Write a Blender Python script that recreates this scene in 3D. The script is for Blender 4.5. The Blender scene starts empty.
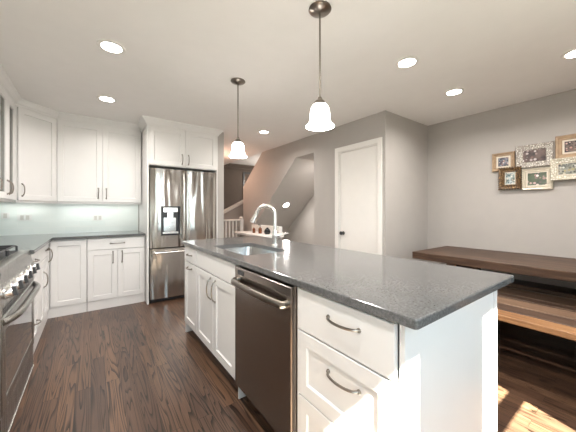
import bpy, bmesh, math, random
from mathutils import Vector, Matrix
random.seed(7)
S = bpy.context.scene
COL = S.collection
R = math.radians

# ------------------------------------------------------------------ camera
cam_d = bpy.data.cameras.new('camera'); cam = bpy.data.objects.new('camera', cam_d); COL.objects.link(cam)
cam.location = (0, 0, 1.22); cam.rotation_euler = (R(90), 0, R(-36.2))
cam_d.sensor_width = 36; cam_d.lens = 36 * 269 / 576; cam_d.shift_y = -5.7 / 576
cam_d.clip_start = 0.02
S.camera = cam
S.view_settings.view_transform = 'Standard'; S.view_settings.look = 'None'
S.view_settings.gamma = 1; S.view_settings.use_curve_mapping = False
S.view_settings.exposure = 1.05

# ------------------------------------------------------------------ sky + sun
W = bpy.data.worlds.new('sky'); S.world = W; W.use_nodes = True
wn = W.node_tree; wn.nodes.clear()
wo = wn.nodes.new('ShaderNodeOutputWorld'); wb = wn.nodes.new('ShaderNodeBackground')
wtc = wn.nodes.new('ShaderNodeTexCoord'); wsep = wn.nodes.new('ShaderNodeSeparateXYZ'); wr = wn.nodes.new('ShaderNodeValToRGB')
wn.links.new(wtc.outputs['Generated'], wsep.inputs[0])
wmap = wn.nodes.new('ShaderNodeMapRange'); wmap.inputs['From Min'].default_value = -1
wn.links.new(wsep.outputs['Z'], wmap.inputs['Value']); wn.links.new(wmap.outputs[0], wr.inputs[0])
e = wr.color_ramp.elements
e[0].position = 0.46; e[0].color = (.72, .68, .60, 1)
e[1].position = 0.52; e[1].color = (.80, .89, 1, 1)
e2 = e.new(1.0); e2.color = (.55, .72, 1, 1)
wn.links.new(wr.outputs[0], wb.inputs[0]); wb.inputs[1].default_value = 3.1
wn.links.new(wb.outputs[0], wo.inputs[0])

sd = bpy.data.lights.new('sun', 'SUN'); sun = bpy.data.objects.new('sun', sd); COL.objects.link(sun)
sd.energy = 60; sd.angle = R(0.55); sd.color = (1, .93, .82)
el = math.atan(1.17); L = Vector((.324 * math.cos(el), .946 * math.cos(el), -math.sin(el)))
sun.rotation_euler = L.to_track_quat('-Z', 'Y').to_euler(); sun.location = (-1, -4, 5)

WINDOWS = [(-.80, .48), (.99, 1.857)]      # x ranges in the wall behind the camera, two sashes each
WY = -.62
for x0, x1 in WINDOWS:                     # portals only guide the sky light through the openings
    a = bpy.data.lights.new('window_portal', 'AREA'); a.shape = 'RECTANGLE'; a.size = x1 - x0; a.size_y = 1.4
    ao = bpy.data.objects.new('window_portal', a); COL.objects.link(ao); ao.location = ((x0 + x1) / 2, WY + .03, 1.5)
    ao.rotation_euler = (R(-90), 0, 0) if False else (R(90), 0, 0)
    a.cycles.is_portal = True
    ao.rotation_euler = Vector((0, 1, 0)).to_track_quat('-Z', 'Z').to_euler()

DOWN_POWER = 6.2; PEND_POWER = 8

# ------------------------------------------------------------------ helpers
OFF = {}
def off(o): return OFF.get(o.name, Vector((0, 0, 0))) if o else Vector((0, 0, 0))
def tag(o, label=None, cat=None, group=None, kind=None):
    if label: o['label'] = label
    if cat: o['category'] = cat
    if group: o['group'] = group
    if kind: o['kind'] = kind
    return o
def thing(name, label, cat, loc=(0, 0, 0), group=None, rz=0):
    o = bpy.data.objects.new(name, None); COL.objects.link(o); o.location = loc; o.rotation_euler.z = rz
    o.empty_display_size = .05; OFF[o.name] = Vector(loc)
    return tag(o, label, cat, group)
def obj(name, bm, mat, parent=None, smooth=False, loc=None):
    """link bm (world coordinates) as one mesh object under parent"""
    base = off(parent) if parent else Vector(loc or (0, 0, 0))
    bmesh.ops.recalc_face_normals(bm, faces=bm.faces)
    me = bpy.data.meshes.new(name)
    for v in bm.verts: v.co -= base
    if smooth:
        for f in bm.faces: f.smooth = True
        for ed in bm.edges:
            if len(ed.link_faces) == 2 and ed.calc_face_angle(0) > R(38): ed.smooth = False
    bm.to_mesh(me); bm.free()
    for m in (mat if isinstance(mat, (list, tuple)) else [mat]): me.materials.append(m)
    o = bpy.data.objects.new(name, me); COL.objects.link(o)
    if parent: o.parent = parent; OFF[o.name] = base
    else: o.location = base; OFF[o.name] = base
    return o
def struct(name, bm, mat): return tag(obj(name, bm, mat), kind='structure')
def copy_tree(o, parent=None):
    c = o.copy(); COL.objects.link(c)
    if parent: c.parent = parent
    for ch in [k for k in bpy.data.objects if k.parent == o]: copy_tree(ch, c)
    return c
BM = bmesh.new
def box(bm, x0, x1, y0, y1, z0, z1, bev=0, mi=0):
    x0, x1 = sorted((x0, x1)); y0, y1 = sorted((y0, y1)); z0, z1 = sorted((z0, z1))
    r = bmesh.ops.create_cube(bm, size=1, matrix=Matrix.LocRotScale(((x0 + x1) / 2, (y0 + y1) / 2, (z0 + z1) / 2), None, (x1 - x0, y1 - y0, z1 - z0)))
    fs = {f for v in r['verts'] for f in v.link_faces}
    for f in fs: f.material_index = mi
    if bev:
        es = list({ed for v in r['verts'] for ed in v.link_edges})
        bmesh.ops.bevel(bm, geom=es, offset=min(bev, .45 * min(x1 - x0, y1 - y0, z1 - z0)), segments=2, affect='EDGES', profile=.5)
    return bm
def prism(bm, pts, axis, a, b):
    """extrude polygon pts; axis 'x' -> pts are (y,z); 'y' -> (x,z); 'z' -> (x,y)"""
    mk = {'x': lambda p, t: (t, p[0], p[1]), 'y': lambda p, t: (p[0], t, p[1]), 'z': lambda p, t: (p[0], p[1], t)}[axis]
    A = [bm.verts.new(mk(p, a)) for p in pts]; B = [bm.verts.new(mk(p, b)) for p in pts]
    bm.faces.new(A); bm.faces.new(B[::-1]); n = len(pts)
    for i in range(n): bm.faces.new((A[i], B[i], B[(i + 1) % n], A[(i + 1) % n]))
    return bm
def tube(bm, pts, r, seg=10, rads=None, flat=1.0):
    pts = [Vector(p) for p in pts]; rings = []; n = len(pts)
    up = None
    for i, p in enumerate(pts):
        t = (pts[min(i + 1, n - 1)] - pts[max(i - 1, 0)]).normalized()
        if up is None:
            up = Vector((0, 0, 1)) if abs(t.z) < .9 else Vector((1, 0, 0))
        up = (up - t * up.dot(t)).normalized(); sd_ = t.cross(up)
        rr = rads[i] if rads else r
        rings.append([bm.verts.new(p + (up * math.cos(2 * math.pi * k / seg) * flat + sd_ * math.sin(2 * math.pi * k / seg)) * rr) for k in range(seg)])
    for a, b in zip(rings, rings[1:]):
        for k in range(seg): bm.faces.new((a[k], a[(k + 1) % seg], b[(k + 1) % seg], b[k]))
    bm.faces.new(rings[0]); bm.faces.new(rings[-1][::-1])
    return bm
def lathe(bm, prof, c, seg=32, axis=Vector((0, 0, 1))):
    """prof: (radius, height) along axis from centre c"""
    c = Vector(c); axis = axis.normalized()
    u = axis.orthogonal().normalized(); w = axis.cross(u); prev = None
    for rr, h in prof:
        if rr < 1e-5: ring = [bm.verts.new(c + axis * h)]
        else: ring = [bm.verts.new(c + axis * h + (u * math.cos(2 * math.pi * k / seg) + w * math.sin(2 * math.pi * k / seg)) * rr) for k in range(seg)]
        if prev:
            for k in range(seg):
                if len(prev) > 1 and len(ring) > 1: bm.faces.new((prev[k], prev[(k + 1) % seg], ring[(k + 1) % seg], ring[k]))
                elif len(prev) > 1: bm.faces.new((prev[k], prev[(k + 1) % seg], ring[0]))
                elif len(ring) > 1: bm.faces.new((prev[0], ring[(k + 1) % seg], ring[k]))
        prev = ring
    return bm
class Fr:
    """a vertical face: origin o, u = width direction, n = outward normal"""
    def __init__(s, o, u, n): s.o = Vector(o); s.u = Vector(u).normalized(); s.n = Vector(n).normalized()
    def p(s, a, z, d=0): return s.o + s.u * a + Vector((0, 0, z)) + s.n * d
def loops(bm, fr, ls, fill=True, back=True, mi=None):
    """ls: list of (a0,a1,z0,z1,depth) nested rectangles"""
    prev = None
    first = None
    for i, (a0, a1, z0, z1, d) in enumerate(ls):
        ring = [bm.verts.new(fr.p(a, z, d)) for a, z in ((a0, z0), (a1, z0), (a1, z1), (a0, z1))]
        if prev:
            for k in range(4):
                f = bm.faces.new((prev[k], prev[(k + 1) % 4], ring[(k + 1) % 4], ring[k]))
                if mi: f.material_index = mi[i]
        else: first = ring
        prev = ring
    if fill: bm.faces.new(prev)
    if back: bm.faces.new(first[::-1])
    return bm
def ins(r, k, d): a0, a1, z0, z1 = r; return (a0 + k, a1 - k, z0 + k, z1 - k, d)
def shaker(fr, a0, a1, z0, z1, t=.02, rail=.058, glass=False):
    r = (a0, a1, z0, z1); bm = BM()
    l = [ins(r, 0, 0), ins(r, 0, t - .002), ins(r, .002, t), ins(r, rail, t), ins(r, rail + .005, t - .009)]
    if glass:
        l.append(ins(r, rail + .005, 0)); loops(bm, fr, l, fill=False, back=False)
        o_ = bm.verts[:4]; 
        bm.verts.ensure_lookup_table()
        A = bm.verts[:4]; B = bm.verts[-4:]
        for k in range(4): bm.faces.new((A[k], A[(k + 1) % 4], B[(k + 1) % 4], B[k]))
    else: loops(bm, fr, l)
    return bm
def slab(fr, a0, a1, z0, z1, t=.02):
    r = (a0, a1, z0, z1); return loops(BM(), fr, [ins(r, 0, 0), ins(r, 0, t - .003), ins(r, .003, t)])
def pull(fr, a, z, length=.15, horiz=False, d0=.02, r=.0052, h=.032):
    """bow pull centred at (a,z)"""
    bm = BM(); pts = []
    for i in range(13):
        s = -1 + 2 * i / 12; dd = d0 + h * (1 - s * s) ** .5 if abs(s) < 1 else d0 - .001
        q = s * length / 2
        pts.append(fr.p(a + q, z, dd) if horiz else fr.p(a, z + q, dd))
    tube(bm, pts, r, 8)
    for s in (-1, 1):
        q = s * length / 2; c = fr.p(a + q, z, d0 - .001) if horiz else fr.p(a, z + q, d0 - .001)
        lathe(bm, [(0, 0), (.009, 0), (.009, .004), (.006, .008), (0, .008)], c, 10, fr.n)
    return bm
def fbox(bm, fr, a0, a1, z0, z1, d0, d1, bev=0):
    v = [fr.p(a, z, d) for d in (d0, d1) for a, z in ((a0, z0), (a1, z0), (a1, z1), (a0, z1))]
    vs = [bm.verts.new(p) for p in v]
    fs = [bm.faces.new([vs[i] for i in q]) for q in ((0, 1, 2, 3), (7, 6, 5, 4), (0, 4, 5, 1), (1, 5, 6, 2), (2, 6, 7, 3), (3, 7, 4, 0))]
    if bev: bmesh.ops.bevel(bm, geom=list({e_ for f in fs for e_ in f.edges}), offset=bev, segments=2, affect='EDGES')
    return bm
def sweep(bm, path, prof):
    """path: xy points; prof: (outward offset to the right, z). mitred."""
    path = [Vector((p[0], p[1])) for p in path]; n = len(path); rings = []
    for i, p in enumerate(path):
        ds = []
        if i > 0: ds.append((p - path[i - 1]).normalized())
        if i < n - 1: ds.append((path[i + 1] - p).normalized())
        ns = [Vector((d.y, -d.x)) for d in ds]
        m = sum(ns, Vector((0, 0))) / len(ns); m = m / m.length_squared
        rings.append([bm.verts.new((p.x + m.x * o_, p.y + m.y * o_, z)) for o_, z in prof])
    k = len(prof)
    for a, b in zip(rings, rings[1:]):
        for j in range(k): bm.faces.new((a[j], a[(j + 1) % k], b[(j + 1) % k], b[j]))
    bm.faces.new(rings[0]); bm.faces.new(rings[-1][::-1])
    return bm

# ------------------------------------------------------------------ materials
class NT:
    def __init__(s, name):
        s.m = bpy.data.materials.new(name); s.m.use_nodes = True; s.t = s.m.node_tree
        s.b = s.t.nodes['Principled BSDF']
    def n(s, ty, **kw):
        nd = s.t.nodes.new(ty)
        for k, v in kw.items():
            if k.startswith('_'): setattr(nd, k[1:], v)
            else: nd.inputs[k.replace('_', ' ')].default_value = v
        return nd
    def l(s, a, b): s.t.links.new(a, b)
    def coord(s, scale=(1, 1, 1), rot=(0, 0, 0), loc=(0, 0, 0)):
        tc = s.n('ShaderNodeTexCoord'); mp = s.n('ShaderNodeMapping', Scale=scale, Rotation=rot, Location=loc)
        s.l(tc.outputs['Object'], mp.inputs[0]); return mp.outputs[0]
    def ramp(s, fac, stops):
        r = s.n('ShaderNodeValToRGB'); el_ = r.color_ramp.elements
        while len(el_) < len(stops): el_.new(.5)
        for x, (p, c) in zip(el_, stops): x.position = p; x.color = (*c, 1)
        s.l(fac, r.inputs[0]); return r.outputs[0]
    def bump(s, h, strength=.1, dist=.002):
        b = s.n('ShaderNodeBump', Strength=strength, Distance=dist); s.l(h, b.inputs['Height']); s.l(b.outputs[0], s.b.inputs['Normal'])
def plain(name, c, rough=.5, metal=0, noise=.03, bump=0, nscale=8, spec=None, coat=0):
    t = NT(name); b = t.b
    b.inputs['Roughness'].default_value = rough; b.inputs['Metallic'].default_value = metal
    if spec is not None: b.inputs['Specular IOR Level'].default_value = spec
    if coat: b.inputs['Coat Weight'].default_value = coat; b.inputs['Coat Roughness'].default_value = .08
    ns = t.n('ShaderNodeTexNoise', Scale=nscale, Detail=4.0); t.l(t.coord(), ns.inputs['Vector'])
    lo = tuple(max(0, x * (1 - noise)) for x in c); hi = tuple(min(1, x * (1 + noise)) for x in c)
    t.l(t.ramp(ns.outputs[0], [(.3, lo), (.7, hi)]), b.inputs['Base Color'])
    if bump:
        n2 = t.n('ShaderNodeTexNoise', Scale=180, Detail=2.0); t.l(t.coord(), n2.inputs['Vector']); t.bump(n2.outputs[0], bump, .001)
    return t.m
def emit(name, c, s):
    t = NT(name); t.b.inputs['Base Color'].default_value = (*c, 1)
    t.b.inputs['Emission Color'].default_value = (*c, 1); t.b.inputs['Emission Strength'].default_value = s
    return t.m
M = {}
M['wall'] = plain('wall_paint', (.41, .385, .36), .85, bump=.06, noise=.015)
M['bounce_floor'] = plain('beige_bounce_floor', (.62, .58, .52), .95, bump=.4, noise=.06)  # pale colour chosen to reflect lamplight upward in the niche
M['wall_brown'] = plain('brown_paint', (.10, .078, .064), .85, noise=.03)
M['ceiling'] = plain('ceiling_paint', (.82, .80, .78), .9, bump=.05, noise=.01)
M['trim'] = plain('trim_paint', (.80, .775, .74), .45, noise=.01)
M['cab'] = plain('cabinet_paint', (.75, .735, .72), .32, noise=.008)
M['cab_in'] = plain('cabinet_interior', (.60, .60, .56), .6, noise=.02)
M['nickel'] = plain('brushed_nickel', (.27, .24, .21), .28, 1, nscale=60)
M['chrome'] = plain('satin_chrome', (.90, .88, .85), .26, 1)
M['black'] = plain('black_iron', (.018, .018, .02), .45, noise=.2)
M['dark'] = plain('dark_plastic', (.03, .03, .032), .35)
M['knobcap'] = plain('knob_steel', (.75, .74, .73), .2, 1)
M['white_plastic'] = plain('outlet_plastic', (.78, .80, .78), .4)
M['bottle_brown'] = plain('amber_plastic', (.16, .05, .02), .25)
M['bottle_black'] = plain('black_glaze', (.012, .012, .014), .2)
M['light_disc'] = emit('downlight_lens', (1, .96, .88), 14)
M['warm_globe'] = emit('warm_globe', (1, .7, .5), 5)

def steel(name, c=(.60, .585, .565), rough=.24, streak=(3, 3, .35), wob=.25):
    t = NT(name); b = t.b; b.inputs['Metallic'].default_value = 1
    fine = t.n('ShaderNodeTexNoise', Scale=1.0, Detail=3.0); t.l(t.coord((500, 500, 3)), fine.inputs['Vector'])
    t.l(t.ramp(fine.outputs[0], [(.3, tuple(x * .93 for x in c)), (.7, c)]), b.inputs['Base Color'])
    mr = t.n('ShaderNodeMapRange', To_Min=rough * .85, To_Max=rough * 1.15); t.l(fine.outputs[0], mr.inputs['Value']); t.l(mr.outputs[0], b.inputs['Roughness'])
    big = t.n('ShaderNodeTexNoise', Scale=1.0, Detail=1.0, Distortion=.6); t.l(t.coord(streak), big.inputs['Vector'])
    t.bump(big.outputs[0], wob, .05)
    return t.m
M['steel'] = steel('stainless_steel', (.56, .535, .505), rough=.16, streak=(6, 6, .7), wob=.6)
M['steel_dw'] = steel('dark_stainless_steel', (.36, .325, .295), .25, (2, 2, .6), .12)
M['steel_range'] = steel('range_stainless_steel', (.36, .345, .32), .28, (2, 2, 2), .05)
M['steel_sink'] = steel('sink_steel', (.62, .61, .60), .22, (2, 2, 2), .05)

def glass(name, tint=(.9, .96, .94), refl=.08, rough=.02):
    t = NT(name); t.t.nodes.remove(t.b)
    tr = t.n('ShaderNodeBsdfTransparent', Color=(*tint, 1)); gl = t.n('ShaderNodeBsdfGlossy', Roughness=rough)
    lw = t.n('ShaderNodeLayerWeight', Blend=.5); pw = t.n('ShaderNodeMath', _operation='POWER'); pw.inputs[1].default_value = 4
    ml = t.n('ShaderNodeMath', _operation='MULTIPLY_ADD'); ml.inputs[1].default_value = .8; ml.inputs[2].default_value = .04
    t.l(lw.outputs['Facing'], pw.inputs[0]); t.l(pw.outputs[0], ml.inputs[0]); mx = t.n('ShaderNodeMixShader')
    t.l(ml.outputs[0], mx.inputs[0]); t.l(tr.outputs[0], mx.inputs[1]); t.l(gl.outputs[0], mx.inputs[2])
    t.l(mx.outputs[0], t.t.nodes['Material Output'].inputs[0]); return t.m
M['glass'] = glass('clear_glass')
M['glass_cab'] = glass('seeded_cabinet_glass', (.42, .44, .40))

t = NT('oven_glass'); t.b.inputs['Base Color'].default_value = (.012, .011, .010, 1); t.b.inputs['Roughness'].default_value = .04
t.b.inputs['Coat Weight'].default_value = 1.0; t.b.inputs['Specular IOR Level'].default_value = .8; M['oven_glass'] = t.m

# frosted pendant glass that glows evenly
t = NT('frosted_glass_shade'); t.b.inputs['Base Color'].default_value = (1, .98, .94, 1); t.b.inputs['Roughness'].default_value = .35
t.b.inputs['Emission Color'].default_value = (1, .95, .89, 1); t.b.inputs['Emission Strength'].default_value = 9; M['shade'] = t.m

# oak strip floor, boards along Y
t = NT('stained_oak_floor'); b = t.b
vec = t.coord((1, 1, 1), (0, 0, R(90)))
br = t.n('ShaderNodeTexBrick', _offset=.37, Scale=1.0, Mortar_Size=.0012, Mortar_Smooth=.2, Bias=0.0, Brick_Width=1.15, Row_Height=.083)
br.inputs['Color1'].default_value = (0, 0, 0, 1); br.inputs['Color2'].default_value = (1, 1, 1, 1); br.inputs['Mortar'].default_value = (.5, .5, .5, 1)
t.l(vec, br.inputs['Vector'])
addv = t.n('ShaderNodeVectorMath', _operation='MULTIPLY_ADD'); addv.inputs[1].default_value = (7, 13, 5)
sepc = t.n('ShaderNodeCombineXYZ'); tc = t.coord()
t.l(br.outputs['Color'], addv.inputs[0]); t.l(tc, addv.inputs[2])
mp = t.n('ShaderNodeMapping', Scale=(15, .75, 1)); t.l(addv.outputs[0], mp.inputs[0])
cath = t.n('ShaderNodeTexNoise', Scale=1.0, Detail=1.5, Distortion=.35); t.l(mp.outputs[0], cath.inputs['Vector'])
mul = t.n('ShaderNodeMath', _operation='MULTIPLY'); mul.inputs[1].default_value = 13; t.l(cath.outputs[0], mul.inputs[0])
fra = t.n('ShaderNodeMath', _operation='FRACT'); t.l(mul.outputs[0], fra.inputs[0])
lines = t.ramp(fra.outputs[0], [(0, (.02, .02, .02)), (.14, (.3, .3, .3)), (.42, (1.25, 1.25, 1.25))])
mp2 = t.n('ShaderNodeMapping', Scale=(160, 4, 1)); t.l(addv.outputs[0], mp2.inputs[0])
fib = t.n('ShaderNodeTexNoise', Scale=1.0, Detail=3.0); t.l(mp2.outputs[0], fib.inputs['Vector'])
base = t.ramp(br.outputs['Color'], [(0, (.060, .032, .021)), (.5, (.078, .042, .026)), (1, (.115, .062, .036))])
m1 = t.n('ShaderNodeMix', _data_type='RGBA', _blend_type='MULTIPLY'); m1.inputs[0].default_value = .95
t.l(base, m1.inputs[6]); t.l(lines, m1.inputs[7])
m2 = t.n('ShaderNodeMix', _data_type='RGBA', _blend_type='MULTIPLY'); m2.inputs[0].default_value = .6
t.l(m1.outputs[2], m2.inputs[6]); t.l(t.ramp(fib.outputs[0], [(.3, (.6, .6, .6)), (.65, (1.15, 1.15, 1.15))]), m2.inputs[7])
m3 = t.n('ShaderNodeMix', _data_type='RGBA'); t.l(br.outputs['Fac'], m3.inputs[0]); t.l(m2.outputs[2], m3.inputs[6]); m3.inputs[7].default_value = (.012, .008, .006, 1)
t.l(m3.outputs[2], b.inputs['Base Color']); b.inputs['Roughness'].default_value = .28
t.bump(lines, .12, .0008); M['floor'] = t.m

def wood(name, dark, mid, light, axis='y', rough=.45, rows=.14, length=3.0, knots=True, seed=0):
    """reclaimed board wood, boards running along axis"""
    t = NT(name); b = t.b
    sc = {'y': (26, 1.6, 26), 'x': (1.6, 26, 26)}[axis]
    tcn = t.coord()
    br = t.n('ShaderNodeTexBrick', _offset=.43, Scale=1.0, Mortar_Size=.0015, Brick_Width=length, Row_Height=rows)
    br.inputs['Color1'].default_value = (0, 0, 0, 1); br.inputs['Color2'].default_value = (1, 1, 1, 1)
    v2 = t.coord((1, 1, 1), (0, 0, R(90) if axis == 'y' else 0), (length * .5, rows * .5, 0)); t.l(v2, br.inputs['Vector'])
    ad = t.n('ShaderNodeVectorMath', _operation='MULTIPLY_ADD'); ad.inputs[1].default_value = (3 + seed, 5, 2); t.l(br.outputs['Color'], ad.inputs[0]); t.l(tcn, ad.inputs[2])
    mp = t.n('ShaderNodeMapping', Scale=sc); t.l(ad.outputs[0], mp.inputs[0])
    g = t.n('ShaderNodeTexNoise', Scale=1.0, Detail=6.0, Roughness=.65, Distortion=.8); t.l(mp.outputs[0], g.inputs['Vector'])
    c = t.ramp(g.outputs[0], [(.28, dark), (.48, mid), (.72, light)])
    tint = t.ramp(br.outputs['Color'], [(0, (.78, .78, .78)), (1, (1.1, 1.1, 1.1))])
    m = t.n('ShaderNodeMix', _data_type='RGBA', _blend_type='MULTIPLY'); m.inputs[0].default_value = 1; t.l(c, m.inputs[6]); t.l(tint, m.inputs[7]); out = m.outputs[2]
    if knots:
        vo = t.n('ShaderNodeTexVoronoi', Scale=1.0); t.l(t.coord({'y': (7, 3.2, 7), 'x': (3.2, 7, 7)}[axis]), vo.inputs['Vector'])
        k = t.ramp(vo.outputs['Distance'], [(0, (.12, .1, .08)), (.09, (.55, .5, .45)), (.17, (1, 1, 1))])
        mk = t.n('ShaderNodeMix', _data_type='RGBA', _blend_type='MULTIPLY'); mk.inputs[0].default_value = .9; t.l(out, mk.inputs[6]); t.l(k, mk.inputs[7]); out = mk.outputs[2]
    md = t.n('ShaderNodeMix', _data_type='RGBA'); t.l(br.outputs['Fac'], md.inputs[0]); t.l(out, md.inputs[6]); md.inputs[7].default_value = (.01, .007, .005, 1)
    t.l(md.outputs[2], b.inputs['Base Color']); b.inputs['Roughness'].default_value = rough
    t.bump(g.outputs[0], .25, .002); return t.m
M['table'] = wood('reclaimed_table_wood', (.014, .008, .004), (.060, .029, .015), (.135, .078, .046))
M['bench'] = wood('reclaimed_bench_wood', (.06, .033, .02), (.19, .115, .072), (.34, .22, .145), rows=5, length=9, seed=2)
M['bench_glow'] = wood('glow_painted_bench_wood', (.10, .042, .016), (.30, .145, .06), (.50, .28, .13), rows=5, length=9, seed=4)  # board wood with the warm light on the bench edge put into its colour
M['bench_dark'] = wood('dark_bench_wood', (.03, .017, .011), (.09, .052, .034), (.17, .105, .07), rows=5, length=9, seed=1)

# grey quartz worktop
t = NT('grey_quartz'); b = t.b
n1 = t.n('ShaderNodeTexNoise', Scale=120, Detail=6.0, Roughness=.7); t.l(t.coord(), n1.inputs['Vector'])
n2 = t.n('ShaderNodeTexNoise', Scale=9, Detail=5.0, Distortion=1.2); t.l(t.coord(), n2.inputs['Vector'])
ca = t.ramp(n1.outputs[0], [(.30, (.060, .060, .060)), (.5, (.110, .110, .109)), (.72, (.19, .19, .188))])
cb = t.ramp(n2.outputs[0], [(.35, (.72, .72, .72)), (.6, (1.1, 1.1, 1.1))])
m = t.n('ShaderNodeMix', _data_type='RGBA', _blend_type='MULTIPLY'); m.inputs[0].default_value = .3; t.l(ca, m.inputs[6]); t.l(cb, m.inputs[7])
t.l(m.outputs[2], b.inputs['Base Color']); b.inputs['Roughness'].default_value = .13; b.inputs['Specular IOR Level'].default_value = .5; M['quartz'] = t.m

# pale aqua glass subway tile
t = NT('aqua_glass_tile'); b = t.b
tcn = t.n('ShaderNodeTexCoord'); sx = t.n('ShaderNodeSeparateXYZ'); cx = t.n('ShaderNodeCombineXYZ')
t.l(tcn.outputs['Object'], sx.inputs[0]); ad = t.n('ShaderNodeMath', _operation='ADD'); t.l(sx.outputs[0], ad.inputs[0]); t.l(sx.outputs[1], ad.inputs[1])
t.l(ad.outputs[0], cx.inputs[0]); t.l(sx.outputs[2], cx.inputs[1])
br = t.n('ShaderNodeTexBrick', Scale=1.0, Mortar_Size=.0016, Brick_Width=.30, Row_Height=.077)
br.inputs['Color1'].default_value = (.78, .85, .82, 1); br.inputs['Color2'].default_value = (.82, .88, .85, 1); br.inputs['Mortar'].default_value = (.86, .89, .86, 1)
t.l(cx.outputs[0], br.inputs['Vector']); t.l(br.outputs['Color'], b.inputs['Base Color']); b.inputs['Roughness'].default_value = .12
t.bump(br.outputs['Fac'], -.3, .001); M['tile'] = t.m

# ------------------------------------------------------------------ structure
CZ = 2.42
XL, YB, XR = -.99, 4.64, 3.86
struct('floor', box(BM(), -1.2, 6.6, WY - .1, 8.2, -.1, 0), M['floor'])
b = BM(); box(b, -1.2, 4.0, WY - .1, 4.20, CZ, CZ + .12); box(b, -1.2, 2.80, 4.20, 8.2, CZ, CZ + .12)
struct('ceiling', b, M['ceiling'])
struct('wall_left', box(BM(), XL - .12, XL, WY - .1, YB + .12, 0, CZ), M['wall'])
struct('wall_back', box(BM(), XL, 1.65, YB, YB + .12, 0, CZ), M['wall'])
struct('wall_fridge', box(BM(), 1.537, 1.65, 3.93, YB, 0, CZ), M['wall'])
struct('wall_right', box(BM(), XR, XR + .12, WY - .1, 6.0, 0, 2.9), M['wall'])
# window wall behind the camera
b = BM(); edges = [XL - .12] + [v for w in WINDOWS for v in w] + [XR]
for i in range(0, len(edges), 2): box(b, edges[i], edges[i + 1], WY - .1, WY, 0, CZ)
for x0, x1 in WINDOWS: box(b, x0, x1, WY - .1, WY, 2.19, CZ); box(b, x0, x1, WY - .1, WY, 0, .80)
struct('wall_front', b, M['wall'])
for i, (x0, x1) in enumerate(WINDOWS):
    b = BM(); y0, y1 = WY - .07, WY - .03
    box(b, x0, x1, y0, y1, 1.46, 1.53)
    box(b, x0, x0 + .01, y0, y1, .80, 2.19); box(b, x1 - .01, x1, y0, y1, .80, 2.19); box(b, x0, x1, y0, y1, 2.18, 2.19); box(b, x0, x1, y0, y1, .80, .85)
    w = struct('window_%d' % (i + 1), b, M['trim'])
    obj('pane', box(BM(), x0 + .02, x1 - .02, WY - .053, WY - .048, .83, 2.185), M['glass'], w)
# closet / stair wall plane x = 2.85
b = BM()
box(b, 2.85, 2.95, 1.915, 2.02, 0, CZ); box(b, 2.85, 2.95, 2.02, 2.67, 2.045, CZ); box(b, 2.85, 2.95, 2.67, 3.197, 0, CZ)
prism(b, [(3.197, CZ), (3.197, 2.136), (3.66, 2.13), (5.66, .43), (5.66, 1.76), (4.80, CZ)], 'x', 2.85, 2.95)
struct('wall_closet', b, M['wall'])
struct('wall_return', box(BM(), 2.95, XR, 1.915, 2.015, 0, CZ), M['wall'])
struct('wall_niche', box(BM(), 2.95, XR, 3.09, 3.19, 0, CZ), M['wall'])
b = BM(); prism(b, [(3.19, 2.13), (3.66, 2.13), (5.9, .226), (5.9, .38), (3.70, 2.25), (3.19, 2.25)], 'x', 2.95, XR)
struct('ceiling_stair_soffit', b, M['wall'])
struct('floor_bounce', box(BM(), 2.95, XR, 3.19, 8.0, 0, .012), M['bounce_floor'])  # light floor cover added out of sight, bounces lamplight onto the soffit
# upper level beyond
struct('ceiling_upper', box(BM(), 2.80, 6.6, 4.20, 8.2, 2.72, 2.80), M['ceiling'])
struct('ceiling_edge', box(BM(), 2.80, 2.85, 4.20, 8.2, CZ, 2.72), M['ceiling'])
struct('wall_upper_near', box(BM(), 2.85, 4.0, 4.10, 4.20, CZ, 2.80), M['wall'])
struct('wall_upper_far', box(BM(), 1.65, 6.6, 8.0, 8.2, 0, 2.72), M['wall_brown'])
struct('wall_foyer', box(BM(), 1.55, 1.65, YB + .12, 8.0, 0, CZ), M['wall'])
struct('wall_upper_right', box(BM(), 6.5, 6.6, 5.9, 8.0, 0, 2.72), M['wall'])
struct('wall_upper_side', box(BM(), 3.98, 6.5, 5.9, 6.0, 0, 2.72), M['wall'])
b = BM(); box(b, 4.02, 4.08, 7.97, 8.0, 1.3, 2.42); box(b, 4.68, 4.74, 7.97, 8.0, 1.3, 2.42); box(b, 4.02, 4.74, 7.97, 8.0, 2.42, 2.48)
struct('trim_2', b, M['dark'])
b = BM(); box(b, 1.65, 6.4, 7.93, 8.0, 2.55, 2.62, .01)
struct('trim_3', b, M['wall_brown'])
b = BM(); prism(b, [(2.55, 0), (3.84, 0), (3.84, 1.68), (2.55, 1.03)], 'y', 6.50, 6.60)
struct('wall_stair_knee', b, M['wall'])
b = BM(); prism(b, [(2.50, 1.02), (3.84, 1.695), (3.84, 1.765), (2.50, 1.09)], 'y', 6.46, 6.64)
struct('trim_1', b, M['trim'])
# baseboards
b = BM(); box(b, XR - .015, XR, WY, 1.915, 0, .10, .004); struct('baseboard_right', b, M['trim'])
b = BM(); box(b, 2.85, XR - .015, 1.90, 1.915, 0, .10, .004); struct('baseboard_return', b, M['trim'])
b = BM(); box(b, 2.835, 2.85, 1.90, 1.96, 0, .10, .004); box(b, 2.835, 2.85, 2.735, 3.197, 0, .10, .004); struct('baseboard_closet', b, M['trim'])
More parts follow.
